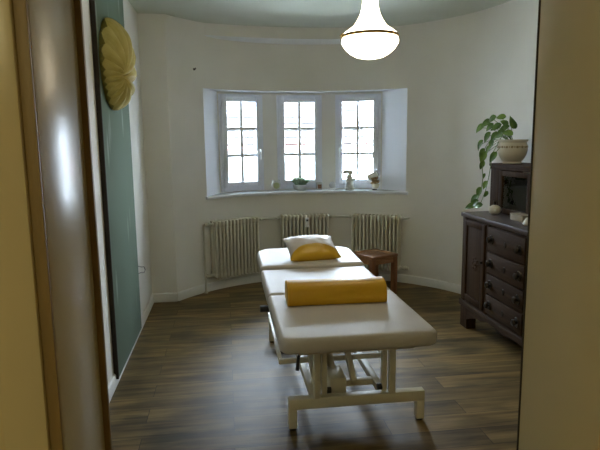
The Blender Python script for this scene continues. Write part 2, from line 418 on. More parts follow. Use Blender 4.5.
# ------------------------------------------------------------------ windows
def make_window(i, c):
    t = radians(c)
    w = thing('window_%d' % (i+1), (CX+R2*cos(math.asin(HW/R2))*sin(t), CY+R2*cos(math.asin(HW/R2))*cos(t), 0), kind='structure', rz=-t)
    # local: x tangent, y outwards, z up
    b = MB(); y0, y1 = -.012, .06; W = HW; e = .032
    b.box(-W, -W+e, y0, y1, WZ0, WZ1, .003); b.box(W-e, W, y0, y1, WZ0, WZ1, .003)
    b.box(-W+e, W-e, y0, y1, WZ1-e, WZ1, .003); b.box(-W+e, W-e, y0, y1, WZ0, WZ0+.05, .003)
    b.build('window_frame', 'winwhite', w)
    s0, s1, g0, g1 = 1.033, 1.988, 1.085, 1.928; sw, gw = .221, .167; ys, ye = -.032, .045
    b = MB()
    b.box(-sw, -gw, ys, ye, s0, s1, .005); b.box(gw, sw, ys, ye, s0, s1, .005)
    b.box(-gw, gw, ys, ye, g1, s1, .005); b.box(-gw, gw, ys, ye, s0, g0, .005)
    sash = b.build('sash', 'winwhite', w)
    b = MB(); b.box(-gw, gw, .004, .012, g0, g1); b.build('pane', 'glass', sash, smooth=False)
    b = MB(); m = .0145
    b.box(-m, m, -.010, .022, g0, g1, .003)
    for k in (1, 2):
        z = g0+(g1-g0)*k/3; b.box(-gw, -m, -.009, .021, z-m, z+m, .003); b.box(m, gw, -.009, .021, z-m, z+m, .003)
    b.build('glazing_bars', 'winwhite', sash)
    sx = 1 if i == 0 else -1
    hx = sx*(gw+.030)
    b = MB(); b.box(hx-.014, hx+.014, ys-.010, ys+.002, 1.375, 1.44, .004)
    b.tube([(hx, ys-.008, 1.425), (hx, ys-.042, 1.425)], .008, 10)
    b.tube([(hx, ys-.040, 1.43), (hx, ys-.046, 1.40), (hx, ys-.046, 1.335), (hx, ys-.044, 1.315)], [.009, .009, .0085, .007], 10)
    b.build('handle', 'meter', sash)
    b = MB()
    for z in (1.07, 1.95): b.tube([(-sx*(sw+.006), ys+.006, z-.03), (-sx*(sw+.006), ys+.006, z+.03)], .007, 8)
    b.build('hinge', 'winwhite', sash)
for i, c in enumerate(WC): make_window(i, c)

# ------------------------------------------------------------------ radiators
NS = 13; PITCH = .0405; RZ0, RZ1 = .14, .73
def section_mesh():
    b = MB()
    for y0, y1 in ((-.064, -.026), (-.020, .020), (.026, .064)):
        b.box(-.0120, .0120, y0, y1, RZ0+.03, RZ1-.03, .010, seg=3)
    for z0, z1 in ((RZ0, RZ0+.062), (RZ1-.062, RZ1)):
        b.box(-.0140, .0140, -.066, .066, z0, z1, .012, seg=3)
    for z in (RZ0+.032, RZ1-.032):
        b.tube([(-PITCH/2-.001, 0, z), (PITCH/2+.001, 0, z)], .022, 12)
    return b
def make_radiator():
    r = thing('radiator', (0, 0, 0))
    s0 = section_mesh().build('radiator_section', 'radiator', r)
    s0.location = (-(NS-1)/2*PITCH, 0, 0)
    for k in range(1, NS):
        s = s0.copy(); COL.objects.link(s); s.parent = r; s.location = ((k-(NS-1)/2)*PITCH, 0, 0)
    return r
def place_rad(r, c, label, extra):
    t = radians(c); R = 1.517
    r.location = (CX+R*sin(t), CY+R*cos(t), 0); r.rotation_euler = (0, 0, -t)
    tag(r, label, 'radiator', 'ribbed radiators under the windows')
    HWd = NS*PITCH/2
    for sx in (-1, 1):
        b = MB(); x = sx*.16; b.box(x-.012, x+.012, .03, .112, RZ0+.06, RZ0+.075, .002); b.build('wall_bracket', 'pipe', r)
        b = MB(); b.box(x-.008, x+.008, .04, .112, RZ1-.1, RZ1-.09, .002); b.build('wall_bracket', 'pipe', r)
    for (kind, sx, z) in extra:
        b = MB(); x = sx*HWd
        if kind == 'valve':
            b.tube([(x-sx*.01, 0, z), (x+sx*.055, 0, z)], .012, 10); b.tube([(x+sx*.018, 0, z), (x+sx*.04, 0, z)], .019, 12)
            b.tube([(x+sx*.04, 0, z), (x+sx*.04, .105, z)], .010, 10)
            b.tube([(x+sx*.05, 0, z), (x+sx*.085, 0, z)], [.019, .016], 12)
            b.build('valve', 'pipe', r)
        elif kind == 'union':
            b.tube([(x-sx*.01, 0, z), (x+sx*.03, 0, z)], .016, 10); b.tube([(x+sx*.012, 0, z), (x+sx*.028, 0, z)], .022, 6)
            b.build('pipe_union', 'pipe', r)
    return r
rad = make_radiator()
rads = [rad, copy_tree(rad), copy_tree(rad)]
zt, zb = RZ1-.032, RZ0+.032
place_rad(rads[0], -29.1, 'cream ribbed radiator left of the treatment table, below the left window', [('valve', -1, zt), ('valve', -1, zb), ('union', 1, zt)])
place_rad(rads[1], .5, 'cream ribbed radiator behind the pillow, with a small white meter on it', [('union', -1, zt), ('union', 1, zt)])
place_rad(rads[2], 29.8, 'cream ribbed radiator behind the wooden stool, below the right window', [('union', -1, zt), ('valve', 1, zb), ('union', 1, zt)])
b = MB(); b.box(-.003, .037, -.094, -.064, .60, .70, .004); mt = b.build('heat_meter', 'meter', rads[1]); mt['label'] = 'small white heat cost meter'
b = MB(); b.box(.007, .027, -.0955, -.093, .665, .685, .001); b.build('display', 'black', mt)

def pipe(t0, t1, z, label):
    b = MB(); pts = [arc(1.517, t0, z)] + [arc(1.535, t, z) for t in frange(t0+1.2, t1-1.2, 8)] + [arc(1.517, t1, z)]
    b.tube(pts, .0115, 10); o = b.build('heating_pipe', 'pipe'); return tag(o, label, 'pipe')
pipe(-29.1+11.0, .5-11.0, zt, 'cream heating pipe joining the left and middle radiators at the top')
pipe(.5+11.0, 29.8-11.0, zt, 'cream heating pipe joining the middle and right radiators at the top')
b = MB(); p0 = arc(1.517, 29.8+11.0, zt); p1 = arc(1.56, 42.6, zt)
b.tube([p0, arc(1.54, 41.4, zt), arc(1.58, 41.8, zt), arc(1.615, 41.9, zt)], .0115, 10)
tag(b.build('heating_pipe', 'pipe'), 'short cream pipe entering the wall right of the right radiator', 'pipe')
b = MB(); q = arc(1.575, -41.8, 0)
b.tube([(q.x, q.y, 0), (q.x, q.y, .70)], .010, 10)
b.tube([(q.x, q.y, .001), (q.x, q.y, .012)], .022, 12)
tag(b.build('heating_pipe', 'pipe'), 'thin upright cream pipe at the left end of the left radiator', 'pipe')

# ------------------------------------------------------------------ treatment table
TX, TW = .566, .358
tbl = thing('treatment_table', (TX, 3.2, 0), 'white padded three-section treatment table on a cream steel frame, in mid room', 'treatment table')
def rrect(hx, y0, y1, rf, rb, inset, n=8):
    # corners: near-left, near-right, far-right, far-left
    P = []
    def corner(cx, cy, r, a0):
        r = max(r-inset, .002)
        for k in range(n+1):
            a = a0+pi/2*k/n; P.append((cx+r*cos(a), cy+r*sin(a)))
    x0, x1, a, c = -hx+inset, hx-inset, y0+inset, y1-inset
    ri = lambda r: max(r-inset, .002)
    corner(x1-ri(rb), c-ri(rb), rb, 0); corner(x0+ri(rb), c-ri(rb), rb, pi/2)
    corner(x0+ri(rf), a+ri(rf), rf, pi); corner(x1-ri(rf), a+ri(rf), rf, 3*pi/2)
    return P
def cushion(name, hx, y0, y1, z0, z1, rf, rb, dome=.005):
    b = MB(); r = .024; rows = []
    lay = [(r*.5, z0), (0, z0+.010)] + [(r*(1-cos(a)), z1-r+r*sin(a)) for a in [radians(x) for x in (0, 20, 40, 60, 75, 90)]]
    for ins, z in lay: rows.append([Vector((x, y, z)) for x, y in rrect(hx, y0, y1, rf, rb, ins)])
    for k, (ins) in enumerate((.06, .12, .2, .3)):
        rows.append([Vector((x, y, z1+dome*(k+1)/4)) for x, y in rrect(hx, y0, y1, rf, rb, ins if (y1-y0)/2 > ins+.01 else (y1-y0)/2-.01-.001*(4-k))])
    V = b.grid(rows, closed=True)
    b.bm.faces.new(V[0][::-1]); b.bm.faces.new(V[-1])
    return b
TY = 3.2
cushion('leg_cushion', TW, 2.245-TY, 2.975-TY, .590, .660, .055, .02).build('leg_cushion', 'vinyl', tbl, ang=60)
cushion('middle_cushion', TW, 2.985-TY, 3.595-TY, .590, .660, .02, .02).build('middle_cushion', 'vinyl', tbl, ang=60)
hc = cushion('head_cushion', TW, 0, .545, 0, .070, .02, .13).build('head_cushion', 'vinyl', tbl, ang=60)
hc.location = (0, 3.602-TY, .610); hc.rotation_euler = (radians(2.0), 0, 0)
def bx(name, mat, *a, **k):
    par = k.pop('parent', tbl); b = MB(); b.box(*a, **k); return b.build(name, mat, par)
# top frame
b = MB()
for sx in (-1, 1):
    b.box(sx*.27-.016, sx*.27+.016, -.86, .38, .555, .590, .003)
for y in (-.86, -.22, .36): b.box(-.27, .27, y-.016, y+.016, .556, .589, .003)
b.build('top_frame', 'steelwhite', tbl)
for sx in (-1, 1):
    b = MB(); b.box(sx*.25-.014, sx*.25+.014, .38, .90, .572, .606, .003); b.build('head_rail', 'steelwhite', tbl)
# base: two foot beams with legs, rails between
FX0, FX1 = .285-TX, 1.022-TX
for y in (2.70-TY, 4.0-TY):
    fb = bx('foot_beam', 'steelwhite', FX0, FX1, y-.025, y+.025, .115, .173, bev=.004)
    for x in (FX0+.022, FX1-.022):
        lg = bx('leg', 'steelwhite', x-.022, x+.022, y-.024, y+.024, .012, .117, bev=.003)
        b = MB(); b.tube([(x, y, 0), (x, y, .014)], .019, 12); b.build('glide', 'black', lg)
RLX = (.428-TX, .806-TX)
for x in RLX:
    bx('base_rail', 'steelwhite', x-.019, x+.019, 2.72-TY, 3.98-TY, .128, .168, bev=.003)
# columns standing on the front beam carrying the top
for x, sx in ((.438-TX, 1), (.842-TX, -1)):
    bx('column', 'steelwhite', x-.017, x+.017, 2.675-TY, 2.715-TY, .165, .558, bev=.003)
    ix = x+sx*.040
    pl = bx('inner_column', 'steelwhite', ix-.014, ix+.014, 2.69-TY, 2.725-TY, .178, .535, bev=.003)
    b = MB(); b.box(ix-.016, ix+.016, 2.68-TY, 2.72-TY, .525, .556, .003); b.build('end_cap', 'black', pl)
    b = MB(); b.tube([(ix+sx*.012, 2.705-TY, .20), (ix+sx*.036, 2.705-TY, .20)], .017, 14); b.build('pivot_knob', 'black', pl)
for x in RLX:
    bx('column', 'steelwhite', x-.017, x+.017, 3.96-TY, 3.995-TY, .165, .558, bev=.003)
# lifting arms and actuator
for x in (-.11, .11):
    b = MB(); b.box(x-.016, x+.016, -.34, .34, -.02, .02, .003, rot=Euler((radians(33), 0, 0)).to_matrix(), piv=(x, -.34, 0))
    o = b.build('lift_arm', 'steelwhite', tbl); o.location = (0, .0, .160)
b = MB(); b.tube([(.215, -.38, .49), (.222, .1, .49)], .011, 12); b.build('gas_spring', 'chrome', tbl)
b = MB(); b.box(-.05, .05, -.42, -.24, .13, .23, .012); b.tube([(0, -.30, .20), (-.02, .02, .42)], .022, 12)
mo = b.build('lift_motor', 'steelwhite', tbl)
b = MB(); b.box(-.095, -.045, -.30, -.20, .14, .34, .01, rot=Euler((radians(-18), 0, 0)).to_matrix()); b.build('motor_housing', 'black', tbl)
b = MB(); b.box(RLX[0], RLX[1], -.32, -.28, .13, .165, .003); b.build('cross_brace', 'steelwhite', tbl)
# round-going foot bar
b = MB(); zf = .245
b.box(.268-TX, .290-TX, 3.03-TY, 3.95-TY, zf-.011, zf+.011, .003, rot=Euler((radians(2.0), 0, 0)).to_matrix(), piv=(.28-TX, 3.03-TY, zf))
b.box(.268-TX, .90-TX, 3.02-TY, 3.045-TY, zf-.018, zf+.012, .003)
b.box(.878-TX, .90-TX, 3.03-TY, 3.95-TY, zf-.011, zf+.011, .003, rot=Euler((radians(2.0), 0, 0)).to_matrix(), piv=(.89-TX, 3.03-TY, zf))
b.build('foot_bar', 'steelwhite', tbl)
b = MB(); b.tube([(-.24, -.80, .57), (-.262, -.80, .52), (-.268, -.80, .455)], [.006, .007, .009], 10); b.build('release_lever', 'black', tbl)
b = MB(); b.tube([(-.27, -.20, .572), (-.372, -.20, .572)], .010, 10); b.tube([(-.345, -.20, .572), (-.40, -.20, .572)], .019, 12); b.build('hinge_grip', 'black', tbl)
b = MB(); b.box(-.285, -.27, -.24, .0, .50, .56, .003); b.build('hinge_plate', 'steelwhite', tbl)

# bolster
bol = thing('bolster', (.556, 2.795, .666), 'golden yellow half-round bolster lying across the treatment table', 'bolster')
b = MB(); prof = []
hy, hz, nn = .088, .112, 22
prof.append((-hy, .004)); prof.append((-hy+.004, 0)); prof.append((hy-.004, 0)); prof.append((hy, .004))
for k in range(1, nn):
    a = pi*k/nn
    ca, sa = cos(a), sin(a)
    prof.append((hy*(abs(ca)**.8)*(1 if ca > 0 else -1), .02+(hz-.02)*sa**.75))
rows = []
L2 = .262
for x, sc in ((-L2, .93), (-L2+.003, .975), (-L2+.010, 1.), (L2-.010, 1.), (L2-.003, .975), (L2, .93)):
    rows.append([Vector((x, y*sc, hz/2+(z-hz/2)*sc)) for y, z in prof])
V = b.grid(rows, closed=True); b.bm.faces.new(V[0][::-1]); b.bm.faces.new(V[-1])
b.build('cover', 'yellowvinyl', bol, ang=45)
for sx in (-1, 1):
    b = MB(); pp = [Vector((sx*(L2-.004), y*.985, hz/2+(z-hz/2)*.985)) for y, z in prof]; b.tube(pp+[pp[0]], .0022, 6, caps=False)
    b.build('piping', 'yellowvinyl', bol)
bol.rotation_euler = (0, 0, radians(-1.2))

# pillow
pil = thing('pillow', (.598, 3.86, .69), 'white satin pillow with a golden yellow lower half, on the head end of the table', 'pillow')
b = MB(); n = 26; hw, hh, T = .185, .15, .062
def pz(u, v):
    e = max(0., (1-abs(u)**2.6))*max(0., (1-abs(v)**2.6)); return T*e**.55
for sgn in (1, -1):
    rows = []
    for i in range(n+1):
        v = -1+2*i/n; row = []
        for j in range(n+1):
            u = -1+2*j/n
            x = u*hw*(1-.07*(1-v*v)*abs(u)); y = v*hh*(1-.08*(1-u*u)*abs(v))
            z = sgn*pz(u, v)
            z += .006*noise.noise(Vector((x*22, y*22, sgn*3.)))*min(1, pz(u, v)/.03)
            row.append(Vector((x, y, z)))
        rows.append(row)
    b.grid(rows)
bmesh.ops.remove_doubles(b.bm, verts=b.bm.verts, dist=.0004)
b.build('pillow_cover', 'pillow', pil, ang=60)
pil.location = (.588, 3.81, .752)
pil.rotation_euler = (radians(21), 0, radians(6))

# ------------------------------------------------------------------ stool
st = thing('stool', (1.425, 5.19, 0), 'square reddish-brown wooden stool in front of the right radiator', 'stool', rz=radians(25))
h = .41; s = .165
b = MB()
b.box(-s, s, -s, -s+.05, h-.028, h, .004); b.box(-s, s, s-.05, s, h-.028, h, .004)
b.box(-s, -s+.05, -s+.05, s-.05, h-.028, h, .004); b.box(s-.05, s, -s+.05, s-.05, h-.028, h, .004)
seat = b.build('seat_frame', 'stoolwood', st)
b = MB(); b.box(-s+.046, s-.046, -s+.046, s-.046, h-.024, h-.006, .002); b.build('seat_panel', 'stoolwood', st)
b = MB()
for q in (-1, 1):
    b.box(-s+.03, s-.03, q*(s-.02)-.010, q*(s-.02)+.010, h-.085, h-.026, .002); b.box(q*(s-.02)-.010, q*(s-.02)+.010, -s+.03, s-.03, h-.085, h-.026, .002)
b.build('apron', 'stoolwood', st)
for sx in (-1, 1):
    for sy in (-1, 1):
        b = MB(); x, y = sx*(s-.026), sy*(s-.026)
        b.box(x-.024, x+.024, y-.024, y+.024, 0, h-.028, .004); b.build('leg', 'stoolleg', st)

# ------------------------------------------------------------------ sideboard
SX, SY0, SY1 = 1.87, 2.75, 4.15; SXB = 2.385
sb = thing('sideboard', (SX, 3.45, 0), 'long dark wooden sideboard with four round-knobbed drawers between panelled doors', 'sideboard')
def P(x0, x1, y0, y1, z0, z1, **k):
    return (x0-SX, x1-SX, y0-3.45, y1-3.45, z0, z1)
def sbx(name, mat, x0, x1, y0, y1, z0, z1, par=None, bev=.003):
    b = MB(); b.box(*P(x0, x1, y0, y1, z0, z1), bev=bev); return b.build(name, mat, par or sb)
sbx('carcass', 'darkwood', SX+.012, SXB, SY0+.012, SY1-.012, .17, .90)
sbx('top', 'darktop', SX-.014, SXB+.01, SY0-.014, SY1+.012, .898, .932, bev=.006)
sbx('plinth_moulding', 'darkwoodY', SX-.012, SXB, SY0-.012, SY1+.012, .172, .222, bev=.008)
# front stiles
for y0, y1 in ((SY1-.055, SY1-.006), (3.705, 3.745), (3.155, 3.195), (SY0+.006, SY0+.055)):
    sbx('stile', 'darkwood', SX-.002, SX+.02, y0, y1, .222, .898)
# legs: block feet and a curved apron
for y in (SY1-.065, SY0+.065):
    for x in (SX+.04, SXB-.045):
        b = MB(); X0 = x-SX; Y0 = y-3.45
        b.prism([(Y0-.062, .172), (Y0+.062, .172), (Y0+.060, .06), (Y0+.064, 0), (Y0-.058, 0), (Y0-.05, .06)], X0-.04, X0+.04, 'X', .003)
        b.build('foot', 'darkwood', sb)
pts = [(SY0+.12-3.45, .172)]; 
b = MB(); poly = [(SY0+.11-3.45, .174), (SY1-.11-3.45, .174)]
for k in range(25):
    u = 1-2*k/24; yy = u*(.7-.115); poly.append((yy, .165-.085*abs(u)**3-(.012*cos(u*3*pi) if abs(u) < .6 else 0)))
b.prism(poly, .0, .018, 'X'); b.build('apron', 'darkwoodY', sb)
# doors
for (y0, y1) in ((3.747, SY1-.057), (SY0+.057, 3.153)):
    dr = sbx('door', 'darkwood', SX-.004, SX+.016, y0, y1, .235, .888)
    b = MB(); yy0, yy1 = y0-3.45, y1-3.45
    for a in ((yy0, yy0+.045, .24, .883), (yy1-.045, yy1, .24, .883), (yy0+.04, yy1-.04, .838, .883), (yy0+.04, yy1-.04, .24, .29)):
        b.box(-.014, 0, a[0], a[1], a[2], a[3], .004)
    b.build('door_frame', 'darkwood', dr)
    yc, zc = (yy0+yy1)/2-.02, .56
    b = MB(); b.lathe([(.0, .009), (.012, .008), (.018, .002), (.030, .005), (.036, 0)], (-.004, yc, zc), 20, axis=Matrix.Rotation(-pi/2, 3, 'Y'))
    for k in range(8):
        a = 2*pi*k/8; b.lathe([(0, .006), (.007, .004), (.010, 0)], (-.004, yc+.045*cos(a), zc+.045*sin(a)), 10, axis=Matrix.Rotation(-pi/2, 3, 'Y'))
    b.build('carved_rosette', 'darkwood', dr)
    e = yy1-.022 if y0 < 3.4 else yy0+.022
    b = MB(); b.tube([(-.014, e, .60), (-.03, e, .60)], [.008, .011], 12); b.build('door_knob', 'darkmetal', dr)
# drawers
zz = [.235, .386, .540, .702, .885]
for k in range(4):
    z0, z1 = zz[k]+.006, zz[k+1]-.006
    dw = sbx('drawer', 'darkwoodY', SX-.010, SX+.014, 3.199, 3.701, z0, z1, bev=.003)
    zc = (z0+z1)/2
    for yk in (3.645, 3.258):
        b = MB(); ax = Matrix.Rotation(-pi/2, 3, 'Y')
        b.lathe([(.0, .006), (.031, .005), (.035, 0)], (-.010, yk-3.45, zc), 24, axis=ax)
        b.lathe([(.009, 0), (.009, .012), (.020, .018), (.023, .026), (.018, .033), (0, .036)], (-.010, yk-3.45, zc), 20, axis=ax)
        b.build('knob', 'darkmetal', dw)
    b = MB(); b.lathe([(0, .004), (.016, .003), (.019, 0)], (-.010, 0, zc), 14, axis=Matrix.Rotation(-pi/2, 3, 'Y')); b.box(-.0135, -.010, -.006, .006, zc-.024, zc, .001)
    b.build('keyhole_plate', 'darkmetal', dw)

# display cabinet standing on the sideboard
HX, HY0, HY1, HZ0, HZ1 = 2.10, 2.93, 4.19-.02, .932, 1.315
hc_ = thing('display_cabinet', (HX, 3.55, HZ0), 'dark wooden cabinet with glazed doors standing on the sideboard', 'cabinet')
def hb(name, mat, x0, x1, y0, y1, z0, z1, par=None, bev=.002):
    b = MB(); b.box(x0-HX, x1-HX, y0-3.55, y1-3.55, z0-HZ0, z1-HZ0, bev); return b.build(name, mat, par or hc_)
hb('side_panel', 'darkwood', HX+.004, 2.375, HY1-.022, HY1, HZ0, HZ1-.02); hb('side_panel', 'darkwood', HX+.004, 2.375, HY0, HY0+.022, HZ0, HZ1-.02)
hb('back_panel', 'boxwood', 2.36, 2.375, HY0+.02, HY1-.02, HZ0, HZ1-.02); hb('floor_panel', 'darkwood', HX+.01, 2.36, HY0+.02, HY1-.02, HZ0, HZ0+.02)
hb('top', 'darkwoodY', HX-.012, 2.385, HY0-.012, HY1+.012, HZ1-.022, HZ1, bev=.005)
b = MB(); b.box(-.006, .02, HY0-3.555, HY1-3.545, HZ1-.045-HZ0, HZ1-.02-HZ0, .006); b.build('cornice', 'darkwood', hc_)
hb('shelf', 'ceramic', HX+.019, 2.36, HY0+.02, HY1-.02, 1.135, 1.150)
for (y0, y1) in ((HY1-.14, HY1), (HY0, HY0+.14), (3.53, 3.57)):
    b = MB(); b.box(0, .018, y0-3.55, y1-3.55, 0, HZ1-.04-HZ0, .003); b.build('face_board', 'darkwood', hc_)
for (y0, y1) in ((3.572, HY1-.142), (HY0+.142, 3.528)):
    b = MB(); z0, z1 = HZ0+.012, HZ1-.05; e = .05
    a0, a1 = y0-3.55, y1-3.55
    for q in ((a0, a0+e, z0, z1), (a1-e, a1, z0, z1), (a0+e, a1-e, z1-.04, z1), (a0+e, a1-e, z0, z0+.035)):
        b.box(-.004, .016, q[0], q[1], q[2]-HZ0, q[3]-HZ0, .003)
    dd = b.build('door', 'darkwood', hc_)
    b = MB(); b.box(.005, .008, a0+e-.004, a1-e+.004, z0+.03-HZ0, z1-.036-HZ0); b.build('pane', 'darkglass', dd, smooth=False)

# small things on the sideboard
v = thing('round_vase', (2.035, 3.955, .932), 'small round cream vase with a dark short neck, on the left of the sideboard top', 'vase')
b = MB(); b.lathe([(0, 0), (.022, 0), (.040, .012), (.047, .030), (.042, .050), (.022, .062), (.010, .066), (0, .066)], n=28); b.build('body', 'ceramic', v); v.scale = (1, 1, 1.12)
b = MB(); b.lathe([(.010, .064), (.010, .078), (.015, .092), (.010, .092), (.005, .070)], n=16); b.build('neck', 'darkmetal', v)
bxo = thing('box', (2.05, 3.59, .932), 'small pale wooden box on the sideboard, before the glazed cabinet', 'box')
b = MB(); b.box(-.04, .04, -.085, .085, 0, .036, .003); b.build('body', 'boxwood', bxo)
b = MB(); b.box(-.042, .042, -.087, .087, .036, .048, .003); b.build('lid', 'boxwood', bxo)
b = MB(); pr = [(0, 0), (.02, 0), (.030, .010), (.027, .028), (.015, .044), (.006, .052), (0, .054)]
b.lathe(pr, n=20)
for vv in b.bm.verts: vv.co += vv.co.normalized()*.006*noise.noise(vv.co*40)
o = b.build('ornament', 'porcelain'); o.location = (1.975, 3.385, .932); tag(o, 'white rounded ornament beside the small box, cut off by the door lining', 'ornament')

# ------------------------------------------------------------------ pothos
pp = thing('potted_pothos', (2.215, 4.06, 1.315), 'trailing green pothos in a round cream ceramic pot on the dark cabinet', 'potted plant')
b = MB()
b.lathe([(0, .0), (.068, 0), (.072, .006), (.068, .014), (.082, .030), (.103, .065), (.112, .105), (.108, .142), (.102, .160), (.112, .172), (.115, .180), (.110, .184), (.098, .180), (.096, .150), (0, .150)], n=40)
pot = b.build('pot', 'ceramic', pp)
b = MB()
for k in range(18):
    a = 2*pi*k/18; m3 = Matrix.Rotation(a, 3, 'Z') @ Matrix.Rotation(pi/2, 3, 'Y')
    b.lathe([(0, .004), (.007, .003), (.010, 0)], m3 @ Vector((-.128, 0, .111)), 8, axis=m3)
    b.lathe([(0, .004), (.004, .003), (.006, 0)], Matrix.Rotation(a+pi/18, 3, 'Z') @ Matrix.Rotation(pi/2, 3, 'Y') @ Vector((-.128, 0, .109)), 8, axis=Matrix.Rotation(a+pi/18, 3, 'Z') @ Matrix.Rotation(pi/2, 3, 'Y'))
b.build('relief_band', 'relief', pot)
b = MB(); b.lathe([(0, .158), (.05, .160), (.0965, .152)], n=24); b.build('soil', 'soil', pp)
o0 = Vector((2.215, 4.06, 1.315))
LV = [(2.12, 4.432, 1.598, -40, .10), (2.12, 4.327, 1.635, -30, .10), (2.14, 4.266, 1.665, -15, .10), (2.16, 4.157, 1.675, 0, .09), (2.18, 4.005, 1.623, 60, .10), (2.12, 3.977, 1.548, 10, .11), (2.1, 4.047, 1.542, -20, .11), (2.08, 4.102, 1.52, -50, .10), (2.07, 4.198, 1.521, -60, .10), (2.05, 4.274, 1.458, -80, .10), (2.07, 4.126, 1.458, -70, .09), (2.03, 4.173, 1.364, -80, .11), (2.05, 4.046, 1.367, -85, .10), (2.05, 4.133, 1.42, -60, .09), (2.1, 4.115, 1.597, -20, .10), (2.14, 4.064, 1.588, -10, .10), (2.02, 4.123, 1.217, -80, .05), (2.0, 4.06, 1.151, -80, .08), (1.98, 4.116, 1.091, -70, .10), (1.96, 4.158, 1.032, -50, .10), (1.95, 4.133, 1.00, -30, .10), (1.93, 4.16, .975, -20, .09), (1.95, 4.062, .99, -10, .09), (2.0, 4.037, 1.082, -80, .06), (2.02, 4.164, 1.301, -80, .08), (2.10, 4.22, 1.60, -30, .09), (2.05, 4.24, 1.40, -70, .08), (2.16, 4.10, 1.63, 20, .08)]
def leaf(bm_, c, d, nrm, L):
    d = d.normalized(); side = d.cross(nrm).normalized(); nrm = side.cross(d).normalized()
    pts = [(0, .0), (.06, .14), (.18, .235), (.35, .25), (.55, .20), (.75, .12), (.9, .045), (1, 0)]
    rows = []
    for (t, w) in pts:
        cc = c + d*(t-.4)*L - nrm*(t-.3)**2*L*.35
        row = []
        for q in (-1, -.5, 0, .5, 1):
            back = -.08*L*abs(q)*(1-t)**3
            row.append(cc + side*q*w*L*1.05 + d*back + nrm*(abs(q)*.10*L*(w/.3)))
        rows.append(row)
    bm_.grid(rows)
b = MB(); rnd = random.Random(3)
root = Vector((2.20, 4.08, 1.49))
stems = MB()
for i, (x, y, z, ang, L) in enumerate(LV):
    c = Vector((x, y, z)); a = radians(ang)
    # the plant leans towards the window (+Y) and out of the cabinet (-X)
    d = Vector((-.45+rnd.uniform(-.3, .3), .75 if ang < 30 else .2, sin(a)*1.3))
    nrm = Vector((-.65+rnd.uniform(-.25, .25), -.7+rnd.uniform(-.25, .25), .45+rnd.uniform(-.2, .2)))
    leaf(b, c-o0, d, nrm, L*1.02)
    if i < 16 or i in (25, 27):
        mid = (root+c)/2+Vector((0, 0, .06)); base = root+Vector((rnd.uniform(-.04, .04), rnd.uniform(-.04, .04), -.02))
        pts = [base*(1-t)**2+mid*2*t*(1-t)+c*t*t-o0 for t in [k/8 for k in range(9)]]
        stems.tube(pts, .0022, 6)
b.build('foliage', 'leaf', pp, ang=80)
vine = [root, Vector((2.12, 4.15, 1.56)), Vector((2.05, 4.18, 1.44)), Vector((2.02, 4.16, 1.30)), Vector((2.01, 4.12, 1.20)), Vector((1.99, 4.10, 1.10)), Vector((1.97, 4.13, 1.02)), Vector((1.94, 4.14, .96))]
stems.tube([p-o0 for p in vine], .003, 6)
vine = [root, Vector((2.13, 4.07, 1.53)), Vector((2.06, 4.07, 1.40)), Vector((2.03, 4.06, 1.22)), Vector((2.00, 4.05, 1.10)), Vector((1.96, 4.07, .97))]
stems.tube([p-o0 for p in vine], .0028, 6)
stems.build('vines', 'stem', pp)

# ------------------------------------------------------------------ pendant lamp
lp = thing('pendant_lamp', (.845, 3.2, HC), 'glowing white bell-shaped glass pendant lamp with a brass ring, hung from the ceiling', 'lamp')
zc = 2.099-HC
k = .172/.168
b = MB()
b.lathe([(.042, .30+zc), (.043, .20+zc), (.047, .155+zc), (.056, .120+zc), (.073, .085+zc), (0.0957, .052+zc), (0.1292, .028+zc), (0.1512, .012+zc), (0.1569, .002+zc), (0.1550, -.008+zc)], n=48)
b.build('upper_shade', 'lampglass', lp, ang=80)
b = MB()
b.lathe([(0.1531, -.010+zc), (0.1608, -.018+zc), (0.1636, -.030+zc), (0.1608, -.046+zc), (0.1435, -.073+zc), (0.1129, -.100+zc), (.080, -.118+zc), (.040, -.127+zc), (0, -.129+zc)], n=48)
b.build('lower_bowl', 'lampglass', lp, ang=80)
b = MB(); b.lathe([(0.1560, -.013+zc), (0.1622, -.012+zc), (0.1632, -.004+zc), (0.1622, .003+zc), (0.1560, .004+zc)], n=56)
rg = b.build('brass_ring', 'brass', lp)
for a in (radians(-58), radians(62), radians(182)):
    b = MB(); c = Vector((.166*cos(a), .166*sin(a), zc-.004)); b.tube([c-Vector((0, 0, .011)), c+Vector((0, 0, .011))], [.004, .005], 8); b.tube([c, c*1.0+Vector((cos(a), sin(a), 0))*.012], .004, 8)
    b.build('thumb_screw', 'brass', rg)
b = MB(); b.lathe([(0, .335+zc), (.012, .335+zc), (.044, .318+zc), (.046, .295+zc), (.040, .294+zc), (0, .296+zc)], n=32); b.build('gallery', 'brass', lp)
b = MB(); b.tube([(0, 0, .33+zc), (0, 0, -.02)], .007, 10); b.build('stem', 'brass', lp)
b = MB(); b.lathe([(0, 0), (.055, 0), (.052, -.014), (.028, -.03), (.008, -.036), (0, -.036)], n=32); b.build('ceiling_rose', 'brass', lp)

